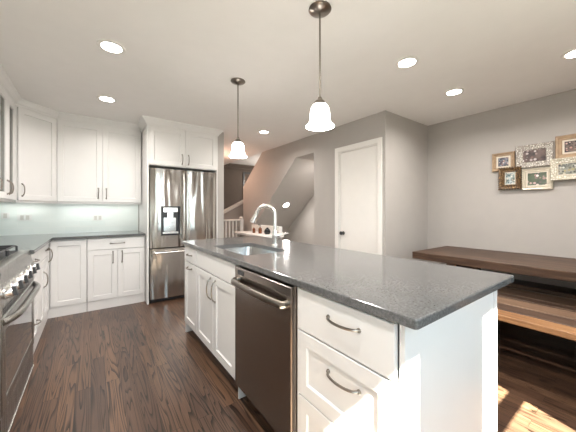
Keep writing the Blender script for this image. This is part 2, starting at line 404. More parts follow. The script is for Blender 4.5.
# closet door
b = BM(); box(b, 2.872, 2.908, 2.032, 2.658, .01, 2.033, .003)
d = struct('door_1', b, M['trim'])
b = BM(); box(b, 2.838, 2.85, 1.955, 2.02, 0, 2.11, .003); box(b, 2.838, 2.85, 2.67, 2.735, 0, 2.11, .003); box(b, 2.838, 2.85, 2.02, 2.67, 2.045, 2.11, .003)
box(b, 2.85, 2.95, 2.02, 2.031, 0, 2.045); box(b, 2.85, 2.95, 2.659, 2.67, 0, 2.045); box(b, 2.85, 2.95, 2.02, 2.67, 2.034, 2.045)
obj('casing', b, M['trim'], d)
obj('knob', lathe(BM(), [(0, 0), (.026, 0), (.026, .006), (.010, .012), (.010, .03), (.024, .04), (.026, .055), (.016, .066), (0, .068)], (2.873, 2.60, .90), 20, Vector((-1, 0, 0))), M['dark'], d, True)
obj('hinge', box(BM(), 2.862, 2.874, 2.024, 2.040, 1.84, 1.93, .002), M['dark'], d)
obj('hinge', box(BM(), 2.862, 2.874, 2.024, 2.040, .20, .29, .002), M['dark'], d)
# tiled splashback
b = BM(); box(b, XL, .577, YB - .008, YB, .914, 1.32); box(b, XL, XL + .008, 1.0, YB - .008, .914, 1.32)
struct('wall_backsplash', b, M['tile'])

# ------------------------------------------------------------------ cabinets
def cab_part(root, kind, fr, a0, a1, z0, z1, style='shaker', handle=None):
    """handle: (a, z, horiz, length)"""
    f = shaker(fr, a0, a1, z0, z1) if style == 'shaker' else shaker(fr, a0, a1, z0, z1, rail=.05) if style == 'thin' else slab(fr, a0, a1, z0, z1)
    o = obj(kind, f, M['cab'], root)
    if handle:
        a, z, hz, ln = handle; obj('handle', pull(fr, a, z, ln, hz), M['nickel'], o, True)
    return o
BACK = Fr((0, 4.05, 0), (1, 0, 0), (0, -1, 0))
G_ = 'base cabinets along the back wall'
# blind corner base unit
r = thing('base_cabinet', 'white corner base cabinet with one plain narrow door and no handle', 'cabinet', (-.20, 4.3, 0))
b = BM(); box(b, XL + .002, -.042, 4.05, YB - .01, .10, .882); box(b, -.37, -.042, 4.058, 4.09, 0, .10); obj('body', b, M['cab'], r)
cab_part(r, 'door', BACK, -.372, -.044, .115, .865)
obj('toe_board', box(BM(), -.398, -.044, 4.04, 4.056, 0, .112), M['cab'], r)
r = thing('base_cabinet', 'white base cabinet with a wide drawer over two doors, left of the refrigerator', 'cabinet', (.27, 4.3, 0))
b = BM(); box(b, -.038, .581, 4.05, YB - .01, .10, .882); box(b, -.038, .581, 4.058, 4.09, 0, .10); obj('body', b, M['cab'], r)
cab_part(r, 'drawer', BACK, -.036, .578, .735, .872, 'slab', (.27, .805, True, .15))
cab_part(r, 'door', BACK, -.036, .269, .115, .728, handle=(.222, .63, False, .14))
cab_part(r, 'door', BACK, .273, .578, .115, .728, handle=(.320, .63, False, .14))
obj('toe_board', box(BM(), -.036, .578, 4.04, 4.056, 0, .112), M['cab'], r)
# left run
LEFT = Fr((-.40, 0, 0), (0, 1, 0), (1, 0, 0))
r = thing('base_cabinet', 'narrow white drawer base cabinet immediately beyond the stainless range', 'cabinet', (-.7, 3.0, 0))
b = BM(); box(b, XL + .002, -.40, 2.826, 3.22, .10, .882); box(b, XL + .002, -.43, 2.826, 3.22, 0, .10); obj('body', b, M['cab'], r)
cab_part(r, 'drawer', LEFT, 2.829, 3.217, .735, .872, 'slab', (3.02, .805, True, .12))
cab_part(r, 'drawer', LEFT, 2.829, 3.217, .43, .728, handle=(3.02, .58, True, .12))
cab_part(r, 'drawer', LEFT, 2.829, 3.217, .115, .423, handle=(3.10, .27, True, .12))
obj('toe_board', box(BM(), -.42, -.395, 2.826, 3.22, 0, .095), M['cab'], r)
r = thing('base_cabinet', 'white base cabinet on the left run between the narrow drawers and the corner', 'cabinet', (-.7, 3.6, 0))
b = BM(); box(b, XL + .002, -.40, 3.224, 4.046, .10, .882); box(b, XL + .002, -.43, 3.224, 4.02, 0, .10); obj('body', b, M['cab'], r)
cab_part(r, 'drawer', LEFT, 3.227, 3.86, .735, .872, 'slab', (3.77, .805, True, .10))
cab_part(r, 'door', LEFT, 3.227, 3.62, .115, .728, handle=(3.58, .53, False, .15))
cab_part(r, 'door', LEFT, 3.624, 3.86, .115, .728)
cab_part(r, 'door', LEFT, 3.864, 4.026, .115, .872, 'thin', handle=(3.965, .725, False, .15))
obj('toe_board', box(BM(), -.42, -.395, 3.22, 4.038, 0, .099), M['cab'], r)
r = thing('base_cabinet', 'white base cabinet on the near side of the range', 'cabinet', (-.7, 1.6, 0))
b = BM(); box(b, XL + .002, -.40, 1.20, 1.877, .10, .882); box(b, XL + .002, -.43, 1.20, 1.877, 0, .10); obj('body', b, M['cab'], r)
cab_part(r, 'drawer', LEFT, 1.203, 1.874, .735, .872, 'slab', (1.55, .805, True, .15))
cab_part(r, 'door', LEFT, 1.203, 1.548, .115, .728, handle=(1.50, .63, False, .15))
cab_part(r, 'door', LEFT, 1.552, 1.874, .115, .728, handle=(1.60, .63, False, .15))
obj('toe_board', box(BM(), -.42, -.395, 1.20, 1.877, 0, .095), M['cab'], r)
# worktops
b = BM(); prism(b, [(XL + .01, 2.824), (-.352, 2.824), (-.352, 4.005), (.583, 4.005), (.583, YB - .01), (XL + .01, YB - .01)], 'z', .884, .914)
bmesh.ops.bevel(b, geom=[e_ for e_ in b.edges if abs(e_.verts[0].co.z - e_.verts[1].co.z) < .001], offset=.004, segments=2, affect='EDGES')
o = obj('worktop', b, M['quartz'], loc=(0, 4.3, .884)); tag(o, 'grey stone worktop turning the corner under the wall cabinets', 'worktop')
o = obj('worktop', box(BM(), XL + .01, -.352, 1.19, 1.879, .884, .914, .004), M['quartz'], loc=(-.7, 1.6, .884)); tag(o, 'short grey stone worktop on the near side of the range', 'worktop')

# wall cabinets
UF = Fr((0, 4.33, 0), (1, 0, 0), (0, -1, 0))
UZ0, UZ1 = 1.325, 2.345
r = thing('wall_cabinet', 'white two-door wall cabinet between the angled corner cabinet and the refrigerator', 'cabinet', (.12, 4.48, UZ0))
b = BM(); box(b, -.338, .578, 4.33, YB - .002, UZ0, UZ1); box(b, -.338, .578, 4.325, 4.345, UZ0 - .022, UZ0); obj('body', b, M['cab'], r)
cab_part(r, 'door', UF, -.334, .118, UZ0 + .003, 2.325, handle=(.076, 1.44, False, .13))
cab_part(r, 'door', UF, .123, .568, UZ0 + .003, 2.325, handle=(.163, 1.44, False, .13))
P1 = Vector((-.648, 4.02)); P2 = Vector((-.342, 4.33)); du = (P2 - P1).normalized()
DI = Fr((P1.x, P1.y, 0), (du.x, du.y, 0), (du.y, -du.x, 0)); wd = (P2 - P1).length
r = thing('wall_cabinet', 'white angled corner wall cabinet with a single plain door', 'cabinet', (-.7, 4.35, UZ0))
b = BM(); prism(b, [(P1.x, P1.y), (P2.x, P2.y), (P2.x, YB - .002), (XL + .002, YB - .002), (XL + .002, P1.y)], 'z', UZ0, UZ1)
fbox(b, DI, 0, wd, UZ0 - .022, UZ0, -.015, .005); obj('body', b, M['cab'], r)
cab_part(r, 'door', DI, .012, wd - .012, UZ0 + .003, 2.325, handle=(.048, 1.44, False, .13))
GF = Fr((-.665, 0, 0), (0, 1, 0), (1, 0, 0))
r = thing('glass_wall_cabinet', 'white wall cabinet with two narrow glass doors at the left edge', 'cabinet', (-.83, 3.68, UZ0))
b = BM(); y0, y1 = 3.345, 4.012
for q in ((XL + .002, XL + .015, y0, y1, UZ0, UZ1), (XL + .002, -.667, y0, y0 + .018, UZ0, UZ1), (XL + .002, -.667, y1 - .018, y1, UZ0, UZ1), (XL + .002, -.667, y0, y1, UZ0, UZ0 + .02), (XL + .002, -.667, y0, y1, 2.30, UZ1), (-.69, -.664, y0, y1, UZ0 - .022, UZ0)): box(b, *q)
obj('body', b, M['cab'], r)
for zz in (1.66, 1.99): obj('shelf', box(BM(), XL + .016, -.70, y0 + .019, y1 - .019, zz, zz + .018), M['cab_in'], r)
for a0, a1, ha in ((3.347, 3.676, 3.64), (3.680, 4.01, 3.716)):
    dd = obj('glass_door', shaker(GF, a0, a1, UZ0 + .003, 2.325, glass=True, rail=.06), M['cab'], r)
    obj('pane', fbox(BM(), GF, a0 + .055, a1 - .055, UZ0 + .055, 2.275, .004, .008), M['glass_cab'], dd)
    obj('handle', pull(GF, ha, 1.44, .13), M['nickel'], dd, True)
r = thing('wall_cabinet', 'white wall cabinet over the range side of the left wall', 'cabinet', (-.83, 2.9, UZ0))
b = BM(); box(b, XL + .002, -.667, 2.83, 3.341, UZ0, UZ1); obj('body', b, M['cab'], r)
cab_part(r, 'door', GF, 2.833, 3.338, UZ0 + .003, 2.325, handle=(3.30, 1.44, False, .13))
# refrigerator surround
FC = Fr((0, 3.90, 0), (1, 0, 0), (0, -1, 0))
r = thing('refrigerator_cabinet', 'tall white surround with two short doors above the refrigerator', 'cabinet', (1.06, 4.2, 0))
b = BM(); box(b, .586, .604, 3.885, YB - .002, 0, UZ1); box(b, 1.519, 1.535, 3.885, YB - .002, 0, UZ1); box(b, .604, 1.519, 3.90, YB - .002, 1.815, UZ1)
obj('body', b, M['cab'], r)
cab_part(r, 'door', FC, .608, 1.060, 1.822, 2.332, handle=(1.020, 1.925, False, .13))
cab_part(r, 'door', FC, 1.064, 1.516, 1.822, 2.332, handle=(1.106, 1.925, False, .13))
# crown mouldings
prof = [(0, 2.335), (.012, 2.335), (.016, 2.35), (.030, 2.362), (.052, 2.392), (.064, 2.402), (.068, CZ - .001), (0, CZ - .001)]
o = obj('crown_moulding', sweep(BM(), [(-.667, 2.70), (-.667, 4.012), (-.342, 4.335), (.578, 4.335)], prof), M['cab'], loc=(-.3, 4.3, 2.335)); tag(o, 'white crown moulding above the wall cabinets, bending round the corner', 'moulding')
o = obj('crown_moulding', sweep(BM(), [(.586, 4.33), (.586, 3.885), (1.535, 3.885), (1.535, 3.93)], prof), M['cab'], loc=(1.06, 3.9, 2.335)); tag(o, 'white crown moulding above the refrigerator surround', 'moulding')

# ------------------------------------------------------------------ refrigerator
r = thing('refrigerator', 'stainless french-door refrigerator with a water dispenser, between white panels', 'refrigerator', (1.06, 4.2, 0))
b = BM(); box(b, .612, 1.512, 3.93, 4.60, .03, 1.775, .004); box(b, .63, 1.49, 3.95, 4.5, 0, .03); obj('body', b, M['dark'], r)
RF = Fr((0, 3.925, 0), (1, 0, 0), (0, -1, 0))
def curved_door(x0, x1, z0, z1, bulge=.012, hole=None):
    """stainless door leaf with a slightly bowed front"""
    bm = BM(); n = 14; xs = [x0 + (x1 - x0) * i / n for i in range(n + 1)]
    if hole: xs = sorted(set([round(x, 4) for x in xs if not (hole[0] < x < hole[1])] + [hole[0], hole[1]]))
    zs = [z0, z1] if not hole else [z0, hole[2], hole[3], z1]
    def fy(x): s = (x - x0) / (x1 - x0) * 2 - 1; return 3.868 - bulge * (1 - s * s) + .012 * max(0, abs(s) - .93) / .07
    V = {}
    for i, x in enumerate(xs):
        for j, z in enumerate(zs): V[i, j] = bm.verts.new((x, fy(x), z))
    for i in range(len(xs) - 1):
        for j in range(len(zs) - 1):
            if hole and j == 1 and hole[0] - 1e-4 <= xs[i] and xs[i + 1] <= hole[1] + 1e-4: continue
            bm.faces.new((V[i, j], V[i + 1, j], V[i + 1, j + 1], V[i, j + 1]))
    bk = {}
    for i in (0, len(xs) - 1):
        for j in (0, len(zs) - 1): bk[i, j] = bm.verts.new((xs[i], 3.928, zs[j]))
    N = len(xs) - 1; K = len(zs) - 1
    bm.faces.new([V[i, K] for i in range(N + 1)] + [bk[N, K], bk[0, K]])
    bm.faces.new([V[i, 0] for i in range(N + 1)] + [bk[N, 0], bk[0, 0]])
    bm.faces.new([V[0, j] for j in range(K + 1)] + [bk[0, K], bk[0, 0]]); bm.faces.new([V[N, j] for j in range(K + 1)] + [bk[N, K], bk[N, 0]])
    bm.faces.new((bk[0, 0], bk[N, 0], bk[N, K], bk[0, K]))
    return bm
hol = (.745, .985, .885, 1.275)
dl = obj('door', curved_door(.615, 1.060, .725, 1.775, hole=hol), M['steel'], r, True)
dr = obj('door', curved_door(1.066, 1.510, .725, 1.775), M['steel'], r, True)
fz = obj('freezer_drawer', curved_door(.615, 1.510, .055, .712, .018), M['steel'], r, True)
obj('toe_grille', box(BM(), .63, 1.50, 3.90, 3.93, .005, .05, .003), M['dark'], r)
def fridge_handle(x, par):
    pts = [(x, 3.86, .80), (x, 3.835, .805)]
    for i in range(11):
        s = -1 + i / 5; pts.append((x, 3.822 - .018 * (1 - s * s), .83 + (s + 1) / 2 * .86))
    pts += [(x, 3.835, 1.715), (x, 3.86, 1.72)]
    obj('handle', tube(BM(), pts, .0125, 10), M['chrome'], par, True)
fridge_handle(1.028, dl); fridge_handle(1.098, dr)
pts = [(.655, 3.86, .665), (.655, 3.825, .665)] + [(.675 + i * .0775, 3.81 - .015 * (1 - (i / 5 - 1) ** 2), .665) for i in range(11)] + [(1.47, 3.825, .665), (1.47, 3.86, .665)]
obj('handle', tube(BM(), pts, .0145, 10), M['chrome'], fz, True)
b = BM(); DF = Fr((0, 3.862, 0), (1, 0, 0), (0, -1, 0))
rr = hol
loops(b, DF, [ins(rr, 0, -.01), ins(rr, 0, .008), ins(rr, .005, .008), ins(rr, .010, -.04)], back=False)
dp = obj('dispenser', b, M['dark'], r)
obj('control_pad', fbox(BM(), DF, .775, .955, 1.195, 1.255, -.03, .004, .004), M['chrome'], dp)
obj('nozzle', fbox(BM(), DF, .825, .90, 1.10, 1.195, -.035, .002, .008), M['chrome'], dp)
obj('paddle', fbox(BM(), DF, .785, .94, .935, 1.12, -.038, -.022, .006), M['knobcap'], dp)
obj('drip_tray', fbox(BM(), DF, .765, .965, .905, .93, -.038, .006, .004), M['chrome'], dp)

# ------------------------------------------------------------------ range
Y0, Y1 = 1.885, 2.820; XF = -.388
r = thing('gas_range', 'stainless slide-in gas range with six front knobs and an oven door', 'range', (-.66, 2.36, 0))
b = BM(); box(b, XL + .03, XF, Y0, Y1, .03, .885, .003)
for yy in (Y0 + .06, Y1 - .06):
    for xx in (XL + .1, XF - .05): lathe(b, [(0, 0), (.018, 0), (.018, .031), (0, .031)], (xx, yy, 0), 12)
obj('body', b, M['steel_range'], r)
obj('cooktop', box(BM(), XL + .03, XF + .012, Y0, Y1, .885, .922, .006), M['steel_range'], r)
obj('burner_pan', box(BM(), XL + .08, XF - .045, Y0 + .035, Y1 - .035, .918, .926, .003), M['black'], r)
# sloping control panel
b = BM(); prism(b, [(XF - .01, .900), (XF + .010, .900), (XF + .020, .86), (XF + .038, .750), (XF + .038, .735), (XF - .01, .735)], 'y', Y0 + .002, Y1 - .002)
cp = obj('control_panel', b, M['steel_range'], r)
nrm = Vector((.13, 0, .025)).normalized()
for k in range(6):
    yk = Y1 - .095 - k * .149
    c = Vector((XF + .026, yk, .792))
    kn = obj('knob', lathe(BM(), [(0, 0), (.032, 0), (.034, .006), (.029, .010), (.028, .032), (.025, .036), (0, .036)], c, 24, nrm), M['knobcap'], r, True)
    b = BM(); q = nrm.cross(Vector((0, 1, 0))).normalized(); fr = Fr(c + nrm * .033, (0, 1, 0), nrm)
    vs = []
    for s_, (a_, h_) in enumerate([(-.015, -.023), (.015, -.023), (.015, .023), (-.015, .023)]):
        vs.append((c + nrm * .030 + Vector((0, a_, 0)) + q * h_, c + nrm * .050 + Vector((0, a_ * .8, 0)) + q * h_))
    A = [b.verts.new(v[0]) for v in vs]; B_ = [b.verts.new(v[1]) for v in vs]
    b.faces.new(A); b.faces.new(B_)
    for i in range(4): b.faces.new((A[i], A[(i + 1) % 4], B_[(i + 1) % 4], B_[i]))
    obj('grip', b, M['dark'], kn)
# vent slots strip
b = BM(); box(b, XF - .005, XF + .035, Y0 + .004, Y1 - .004, .690, .735, .002); vs_ = obj('vent_strip', b, M['steel_range'], r)
for i in range(12):
    ya = Y0 + .03 + i * (Y1 - Y0 - .06) / 12
    for zz in (.702, .714, .726): obj('vent_slot', box(BM(), XF + .030, XF + .0362, ya, ya + .052, zz - .003, zz + .003), M['dark'], vs_)
RG = Fr((XF, 0, 0), (0, 1, 0), (1, 0, 0))
b = BM(); rr = (Y0 + .004, Y1 - .004, .200, .685)
loops(b, RG, [ins(rr, 0, 0), ins(rr, 0, .030), ins(rr, .006, .036), (rr[0] + .075, rr[1] - .075, .265, .610, .036), (rr[0] + .079, rr[1] - .079, .269, .606, .030)])
od = obj('oven_door', b, M['steel_range'], r)
obj('oven_window', fbox(BM(), RG, rr[0] + .078, rr[1] - .078, .268, .607, .0305, .0335), M['oven_glass'], od)
pts = []
for i in range(25):
    q = -1 + i / 12; q = math.copysign(abs(q) ** .6, q)
    pts.append((XF + .030 + .046 * (1 - abs(q) ** 6), (Y0 + Y1) / 2 + q * (.5 * (Y1 - Y0) - .022), .663))
obj('handle', tube(BM(), pts, .019, 12), M['steel_range'], od, True)
b = BM(); rr = (Y0 + .004, Y1 - .004, .045, .192); loops(b, RG, [ins(rr, 0, 0), ins(rr, 0, .026), ins(rr, .005, .031)])
wdw = obj('warming_drawer', b, M['steel_range'], r)
obj('trim_strip', box(BM(), XF + .01, XF + .036, Y0 + .006, Y1 - .006, .018, .042, .004), M['chrome'], r)
# burners + grates
for yy in (Y0 + .19, (Y0 + Y1) / 2, Y1 - .19):
    for xx in ((-.80, -.56) if abs(yy - (Y0 + Y1) / 2) > .1 else (-.68,)):
        obj('burner', lathe(BM(), [(0, 0), (.052, 0), (.052, .008), (.036, .010), (.036, .020), (.030, .024), (0, .024)], (xx, yy, .925), 20), M['black'], r, True)
for k in range(3):
    ya = Y0 + .04 + k * .279; yb = ya + .273; xa, xb = XL + .09, XF - .05; b = BM(); zt = .962
    for y_ in (ya + .008, yb - .008): tube(b, [(xa, y_, .927), (xa, y_, zt - .004), (xa + .012, y_, zt), (xb - .012, y_, zt), (xb, y_, zt - .004), (xb, y_, .927)], .007, 6)
    for x_ in (xa + .012, (xa + xb) / 2, xb - .012): tube(b, [(x_, ya + .008, zt), (x_, yb - .008, zt)], .0065, 6)
    tube(b, [(xa + .01, (ya + yb) / 2, zt), (xb - .01, (ya + yb) / 2, zt)], .0065, 6)
    obj('grate', b, M['black'], r)

# ------------------------------------------------------------------ island
IX0, IX1, IY0, IY1 = .765, 1.549, .447, 2.795
IF = Fr((.772, 0, 0), (0, 1, 0), (-1, 0, 0))
def island_unit(label, y0, y1):
    r = thing('island_cabinet', label, 'cabinet', (1.05, (y0 + y1) / 2, 0))
    b = BM(); box(b, .774, 1.36, y0, y0 + .018, .105, .880); box(b, .774, 1.36, y1 - .018, y1, .105, .880); box(b, .774, 1.36, y0, y1, .105, .123); box(b, 1.35, 1.36, y0, y1, .105, .88); box(b, .774, .792, y0, y1, .105, .70 if y1 - y0 > .7 else .88); box(b, .774, .784, y0, y1, .70, .875); box(b, .84, 1.36, y0, y1, 0, .105); obj('body', b, M['cab'], r); return r
r = island_unit('white island cabinet of stacked drawers with bow pulls, on the near side of the dishwasher', .470, .957)
cab_part(r, 'drawer', IF, .474, .952, .690, .870, 'slab', (.684, .802, True, .15))
cab_part(r, 'drawer', IF, .474, .952, .402, .684, 'shaker', (.684, .588, True, .15))
cab_part(r, 'drawer', IF, .474, .952, .118, .396, 'shaker', (.684, .300, True, .15))
r = island_unit('white island cabinet with a blank top panel and two doors, below the sink', 1.603, 2.396)
o = cab_part(r, 'false_front', IF, 1.607, 2.393, .728, .872, 'slab')
cab_part(r, 'door', IF, 1.607, 1.997, .118, .720, handle=(1.950, .61, False, .16))
cab_part(r, 'door', IF, 2.003, 2.393, .118, .720, handle=(2.050, .61, False, .16))
r = island_unit('narrow white island cabinet with two horizontal pulls, at the end toward the refrigerator', 2.400, 2.790)
cab_part(r, 'drawer', IF, 2.403, 2.772, .728, .872, 'slab', (2.59, .80, True, .12))
cab_part(r, 'door', IF, 2.403, 2.772, .118, .720, handle=(2.59, .675, True, .12))
for y_, nm in ((2.775, 'far'),):
    obj('end_foot', box(BM(), .766, .85, 2.775, 2.795, 0, .88, .001), M['cab'], r)
# island near end panel
r = thing('island_end_panel', 'white end panel closing the near end of the island, lit by the sun', 'panel', (1.15, .457, 0))
b = BM(); box(b, IX0, 1.549, IY0, .466, 0, .882, .0015); obj('panel', b, M['cab'], r)
obj('corner_strip', box(BM(), 1.512, 1.549, IY0 - .005, IY0 + .001, 0, .882, .001), M['cab'], r)
o = obj('island_back_panel', box(BM(), 1.364, 1.549, .468, 2.795, 0, .880, .0015), M['cab'], loc=(1.46, 1.6, 0)); tag(o, 'long white panel closing the table side of the island', 'panel')
# island worktop with sink cut-out
SX0, SX1, SY0, SY1 = .838, 1.215, 1.63, 2.25
b = BM(); TX0, TX1, TY0, TY1 = .733, 1.612, .392, 2.832; z0, z1 = .882, .914
def rrect(x0, x1, y0, y1, rad, n=5):
    P = []
    for cx_, cy_, a_ in ((x1 - rad, y1 - rad, 0), (x0 + rad, y1 - rad, 90), (x0 + rad, y0 + rad, 180), (x1 - rad, y0 + rad, 270)):
        for i in range(n + 1):
            q = R(a_ + 90 * i / n); P.append((cx_ + rad * math.cos(q), cy_ + rad * math.sin(q)))
    return P
outer = rrect(TX0, TX1, TY0, TY1, .012); inner = rrect(SX0, SX1, SY0, SY1, .05); n = len(outer)
def ringv(P, z, k=0):
    cx_ = sum(p[0] for p in P) / len(P); cy_ = sum(p[1] for p in P) / len(P)
    return [b.verts.new((p[0] - k * (1 if p[0] > cx_ else -1), p[1] - k * (1 if p[1] > cy_ else -1), z)) for p in P]
rs = [ringv(inner, z1), ringv(outer, z1, .005), ringv(outer, z1 - .0015, .0015), ringv(outer, z1 - .005), ringv(outer, z0 + .004), ringv(outer, z0, .004), ringv(inner, z0)]
rs.append(rs[0])
for A, B_ in zip(rs, rs[1:]):
    for k in range(n): b.faces.new((A[k], A[(k + 1) % n], B_[(k + 1) % n], B_[k]))
o = obj('island_worktop', b, M['quartz'], loc=(1.17, 1.6, z0)); tag(o, 'grey speckled stone worktop of the island with a sink cut into it', 'worktop')
# sink
r = thing('sink', 'undermount stainless steel sink basin set in the island worktop', 'sink', (1.04, 1.93, .70))
b = BM(); I2 = rrect(SX0 - .004, SX1 + .004, SY0 - .004, SY1 + .004, .05); I3 = rrect(SX0 + .01, SX1 - .01, SY0 + .01, SY1 - .01, .05)
def rv(P, z): return [b.verts.new((p[0], p[1], z)) for p in P]
rs = [rv(rrect(SX0 - .02, SX1 + .02, SY0 - .02, SY1 + .02, .05), .8805), rv(I2, .8805), rv(I3, .74), rv(rrect(SX0 + .04, SX1 - .04, SY0 + .04, SY1 - .04, .05), .705)]
for A, B_ in zip(rs, rs[1:]):
    for k in range(n): b.faces.new((A[k], A[(k + 1) % n], B_[(k + 1) % n], B_[k]))
b.faces.new(rs[-1]); obj('basin', b, M['steel_sink'], r, True)
obj('drain', lathe(BM(), [(0, .0), (.045, 0), (.045, .004), (.03, .003), (0, .002)], (1.04, 1.93, .7055), 24), M['chrome'], r, True)
# faucet
r = thing('faucet', 'tall brushed gooseneck pull-down faucet on the island worktop', 'faucet', (1.30, 1.94, .914))
bx, by = 1.285, 1.945
obj('base', lathe(BM(), [(0, 0), (.030, 0), (.030, .006), (.024, .012), (.022, .06), (.026, .075), (.026, .115), (.020, .13), (0, .13)], (bx, by, .914), 24), M['chrome'], r, True)
dirv = Vector((-.16, .20, 0)).normalized(); Rr = .086
pts = [(bx, by, 1.03), (bx, by, 1.10), (bx, by, 1.175)]
for i in range(1, 15):
    a_ = math.pi * i / 14 * .90; pts.append(tuple(Vector((bx, by, 1.175)) + dirv * (Rr - Rr * math.cos(a_)) + Vector((0, 0, Rr * math.sin(a_)))))
obj('spout', tube(BM(), pts, .016, 12), M['chrome'], r, True)
p = Vector(pts[-1]); tdir = (p - Vector(pts[-2])).normalized()
obj('spray_head', lathe(BM(), [(0, 0), (.0155, 0), (.017, .02), (.020, .05), (.026, .088), (.026, .097), (0, .097)], p, 20, tdir), M['chrome'], r, True)
hd = Vector((.5, -.62, .12)).normalized()
b = BM(); lathe(b, [(0, 0), (.019, 0), (.019, .035), (.012, .045), (0, .045)], Vector((bx, by, 1.005)), 16, Vector((hd.x, hd.y, 0)))
tube(b, [Vector((bx, by, 1.005)) + hd * .03, Vector((bx, by, 1.005)) + hd * .075, Vector((bx, by, 1.01)) + hd * .12], .008, 8, rads=[.010, .009, .006])
obj('lever', b, M['chrome'], r, True)

# dishwasher
DW = Fr((.768, 0, 0), (0, 1, 0), (-1, 0, 0))
r = thing('dishwasher', 'stainless dishwasher with a bar handle built into the island', 'dishwasher', (1.05, 1.28, 0))
b = BM(); box(b, .775, 1.355, .982, 1.585, .10, .872); box(b, .83, 1.355, .982, 1.585, 0, .10); obj('body', b, M['dark'], r)
b = BM(); rr = (.984, 1.583, .118, .866); loops(b, DW, [ins(rr, 0, -.005), ins(rr, 0, .024), ins(rr, .005, .029)]); dd = obj('door', b, M['steel_dw'], r)
pts = [tuple(DW.p(1.015, .783, .02)), tuple(DW.p(1.013, .782, .05))]
for i in range(11):
    s = -1 + i / 5; pts.append(tuple(DW.p(1.283 + s * .262, .780 , .060 + .014 * (1 - s * s))))
pts += [tuple(DW.p(1.553, .782, .05)), tuple(DW.p(1.551, .783, .02))]
obj('handle', tube(BM(), pts, .0125, 12, flat=1.6), M['nickel'], dd, True)
obj('vent', fbox(BM(), DW, 1.46, 1.54, .822, .850, .0285, .031, .001), M['dark'], dd)
for s_, (ya, yb) in enumerate(((.961, .979), (1.588, 1.601))):
    o = obj('dishwasher_side_panel', box(BM(), .770, 1.36, ya, yb, 0, .880, .001), M['cab'], loc=(1.0, (ya + yb) / 2, 0))
    tag(o, 'thin white upright panel on the %s side of the dishwasher' % ('near' if s_ == 0 else 'sink'), 'panel')

# ------------------------------------------------------------------ table + benches
TB = (2.985, XR - .004, -.50, 1.655)
r = thing('dining_table', 'long thick dark reclaimed wood table against the right wall', 'table', (3.4, .55, 0))
obj('tabletop', box(BM(), TB[0], TB[1], TB[2], TB[3], .668, .745, .004), M['table'], r)
for y_ in (1.28, -.30):
    obj('leg', box(BM(), 3.08, 3.18, y_ - .05, y_ + .05, 0, .668, .004), M['table'], r)
    obj('leg', box(BM(), 3.66, 3.76, y_ - .05, y_ + .05, 0, .668, .004), M['table'], r)
    obj('crossbar', box(BM(), 3.18, 3.66, y_ - .035, y_ + .035, .56, .66, .004), M['table'], r)
def bench(label, x0, planks, zt, y0=-.5, y1=1.25, th=.042):
    """planks: list of (width, material)"""
    w = sum(p[0] for p in planks) + .010 * (len(planks) - 1)
    r = thing('bench', label, 'bench', (x0 + w / 2, (y0 + y1) / 2, 0)); x = x0
    for pw, m in planks:
        obj('plank', box(BM(), x, x + pw, y0, y1, zt - th, zt, .005), m, r); x += pw + .010
    for y_ in (y0 + .2, y1 - .2):
        obj('leg', box(BM(), x0 + .03, x0 + w - .03, y_ - .03, y_ + .03, 0, zt - th, .003), M['bench_dark'], r)
    return r
bench('reclaimed wood bench of brown boards with a warm lit glow painted on the edge board, front one, farthest from the right wall', 2.425, [(.14, M['bench_glow']), (.17, M['bench_dark']), (.195, M['bench'])], .45, y1=1.30)
bench('darker plank bench tucked under the table, behind the bench with the painted glow', 2.985, [(.11, M['bench_dark']), (.25, M['bench'])], .45, y0=-.22, y1=1.22)
bench('narrow dark bench standing against the right wall below the table', 3.565, [(.27, M['bench_dark'])], .45, y0=-.22, y1=1.20)

# ------------------------------------------------------------------ picture frames on the right wall
PF = Fr((XR, 0, 0), (0, -1, 0), (-1, 0, 0))       # a = -y
def photo_mat(name, sky, ground, blob, bscale=40, seed=0):
    t = NT(name); b = t.b; b.inputs['Roughness'].default_value = .25
    n1 = t.n('ShaderNodeTexVoronoi', Scale=bscale); mp = t.n('ShaderNodeMapping', Location=(seed, seed * 2.3, 0)); tcn = t.n('ShaderNodeTexCoord'); t.l(tcn.outputs['Object'], mp.inputs[0]); t.l(mp.outputs[0], n1.inputs['Vector'])
    n2 = t.n('ShaderNodeTexNoise', Scale=bscale * .5, Detail=3.0); t.l(mp.outputs[0], n2.inputs['Vector'])
    bg = t.ramp(n2.outputs[0], [(.35, ground), (.6, sky)])
    bl = t.ramp(n1.outputs['Color'], [(.25, blob[0]), (.5, blob[1]), (.8, blob[2])])
    ms = t.ramp(n1.outputs['Distance'], [(.3, (1, 1, 1)), (.45, (0, 0, 0))])
    m = t.n('ShaderNodeMix', _data_type='RGBA'); t.l(ms, m.inputs[0]); t.l(bg, m.inputs[6]); t.l(bl, m.inputs[7]); t.l(m.outputs[2], b.inputs['Base Color'])
    return t.m
def carved(name, c0, c1, scale, rough=.5, metal=0, dist=.006):
    t = NT(name); b = t.b; b.inputs['Roughness'].default_value = rough; b.inputs['Metallic'].default_value = metal
    v = t.n('ShaderNodeTexVoronoi', Scale=scale, _feature='DISTANCE_TO_EDGE'); t.l(t.coord(), v.inputs['Vector'])
    t.l(t.ramp(v.outputs[0], [(.05, c0), (.30, c1)]), b.inputs['Base Color']); t.bump(v.outputs[0], .8, dist); return t.m
M['f_tan'] = plain('tan_gilt_frame', (.34, .235, .145), .5, 0, .18, nscale=30)
M['f_lace'] = carved('white_lace_frame', (.22, .19, .16), (.72, .69, .63), 60)
M['f_gold'] = carved('antique_gold_frame', (.03, .014, .006), (.30, .18, .075), 60, .35, .3)
M['f_cream'] = plain('champagne_frame', (.55, .50, .40), .4, .2, .12, nscale=40)
M['f_orn'] = carved('ornate_cream_frame', (.42, .38, .28), (.78, .75, .68), 48)
M['mat_w'] = plain('mount_card', (.62, .56, .47), .8)
people = ((.03, .03, .035), (.25, .10, .09), (.75, .68, .62))
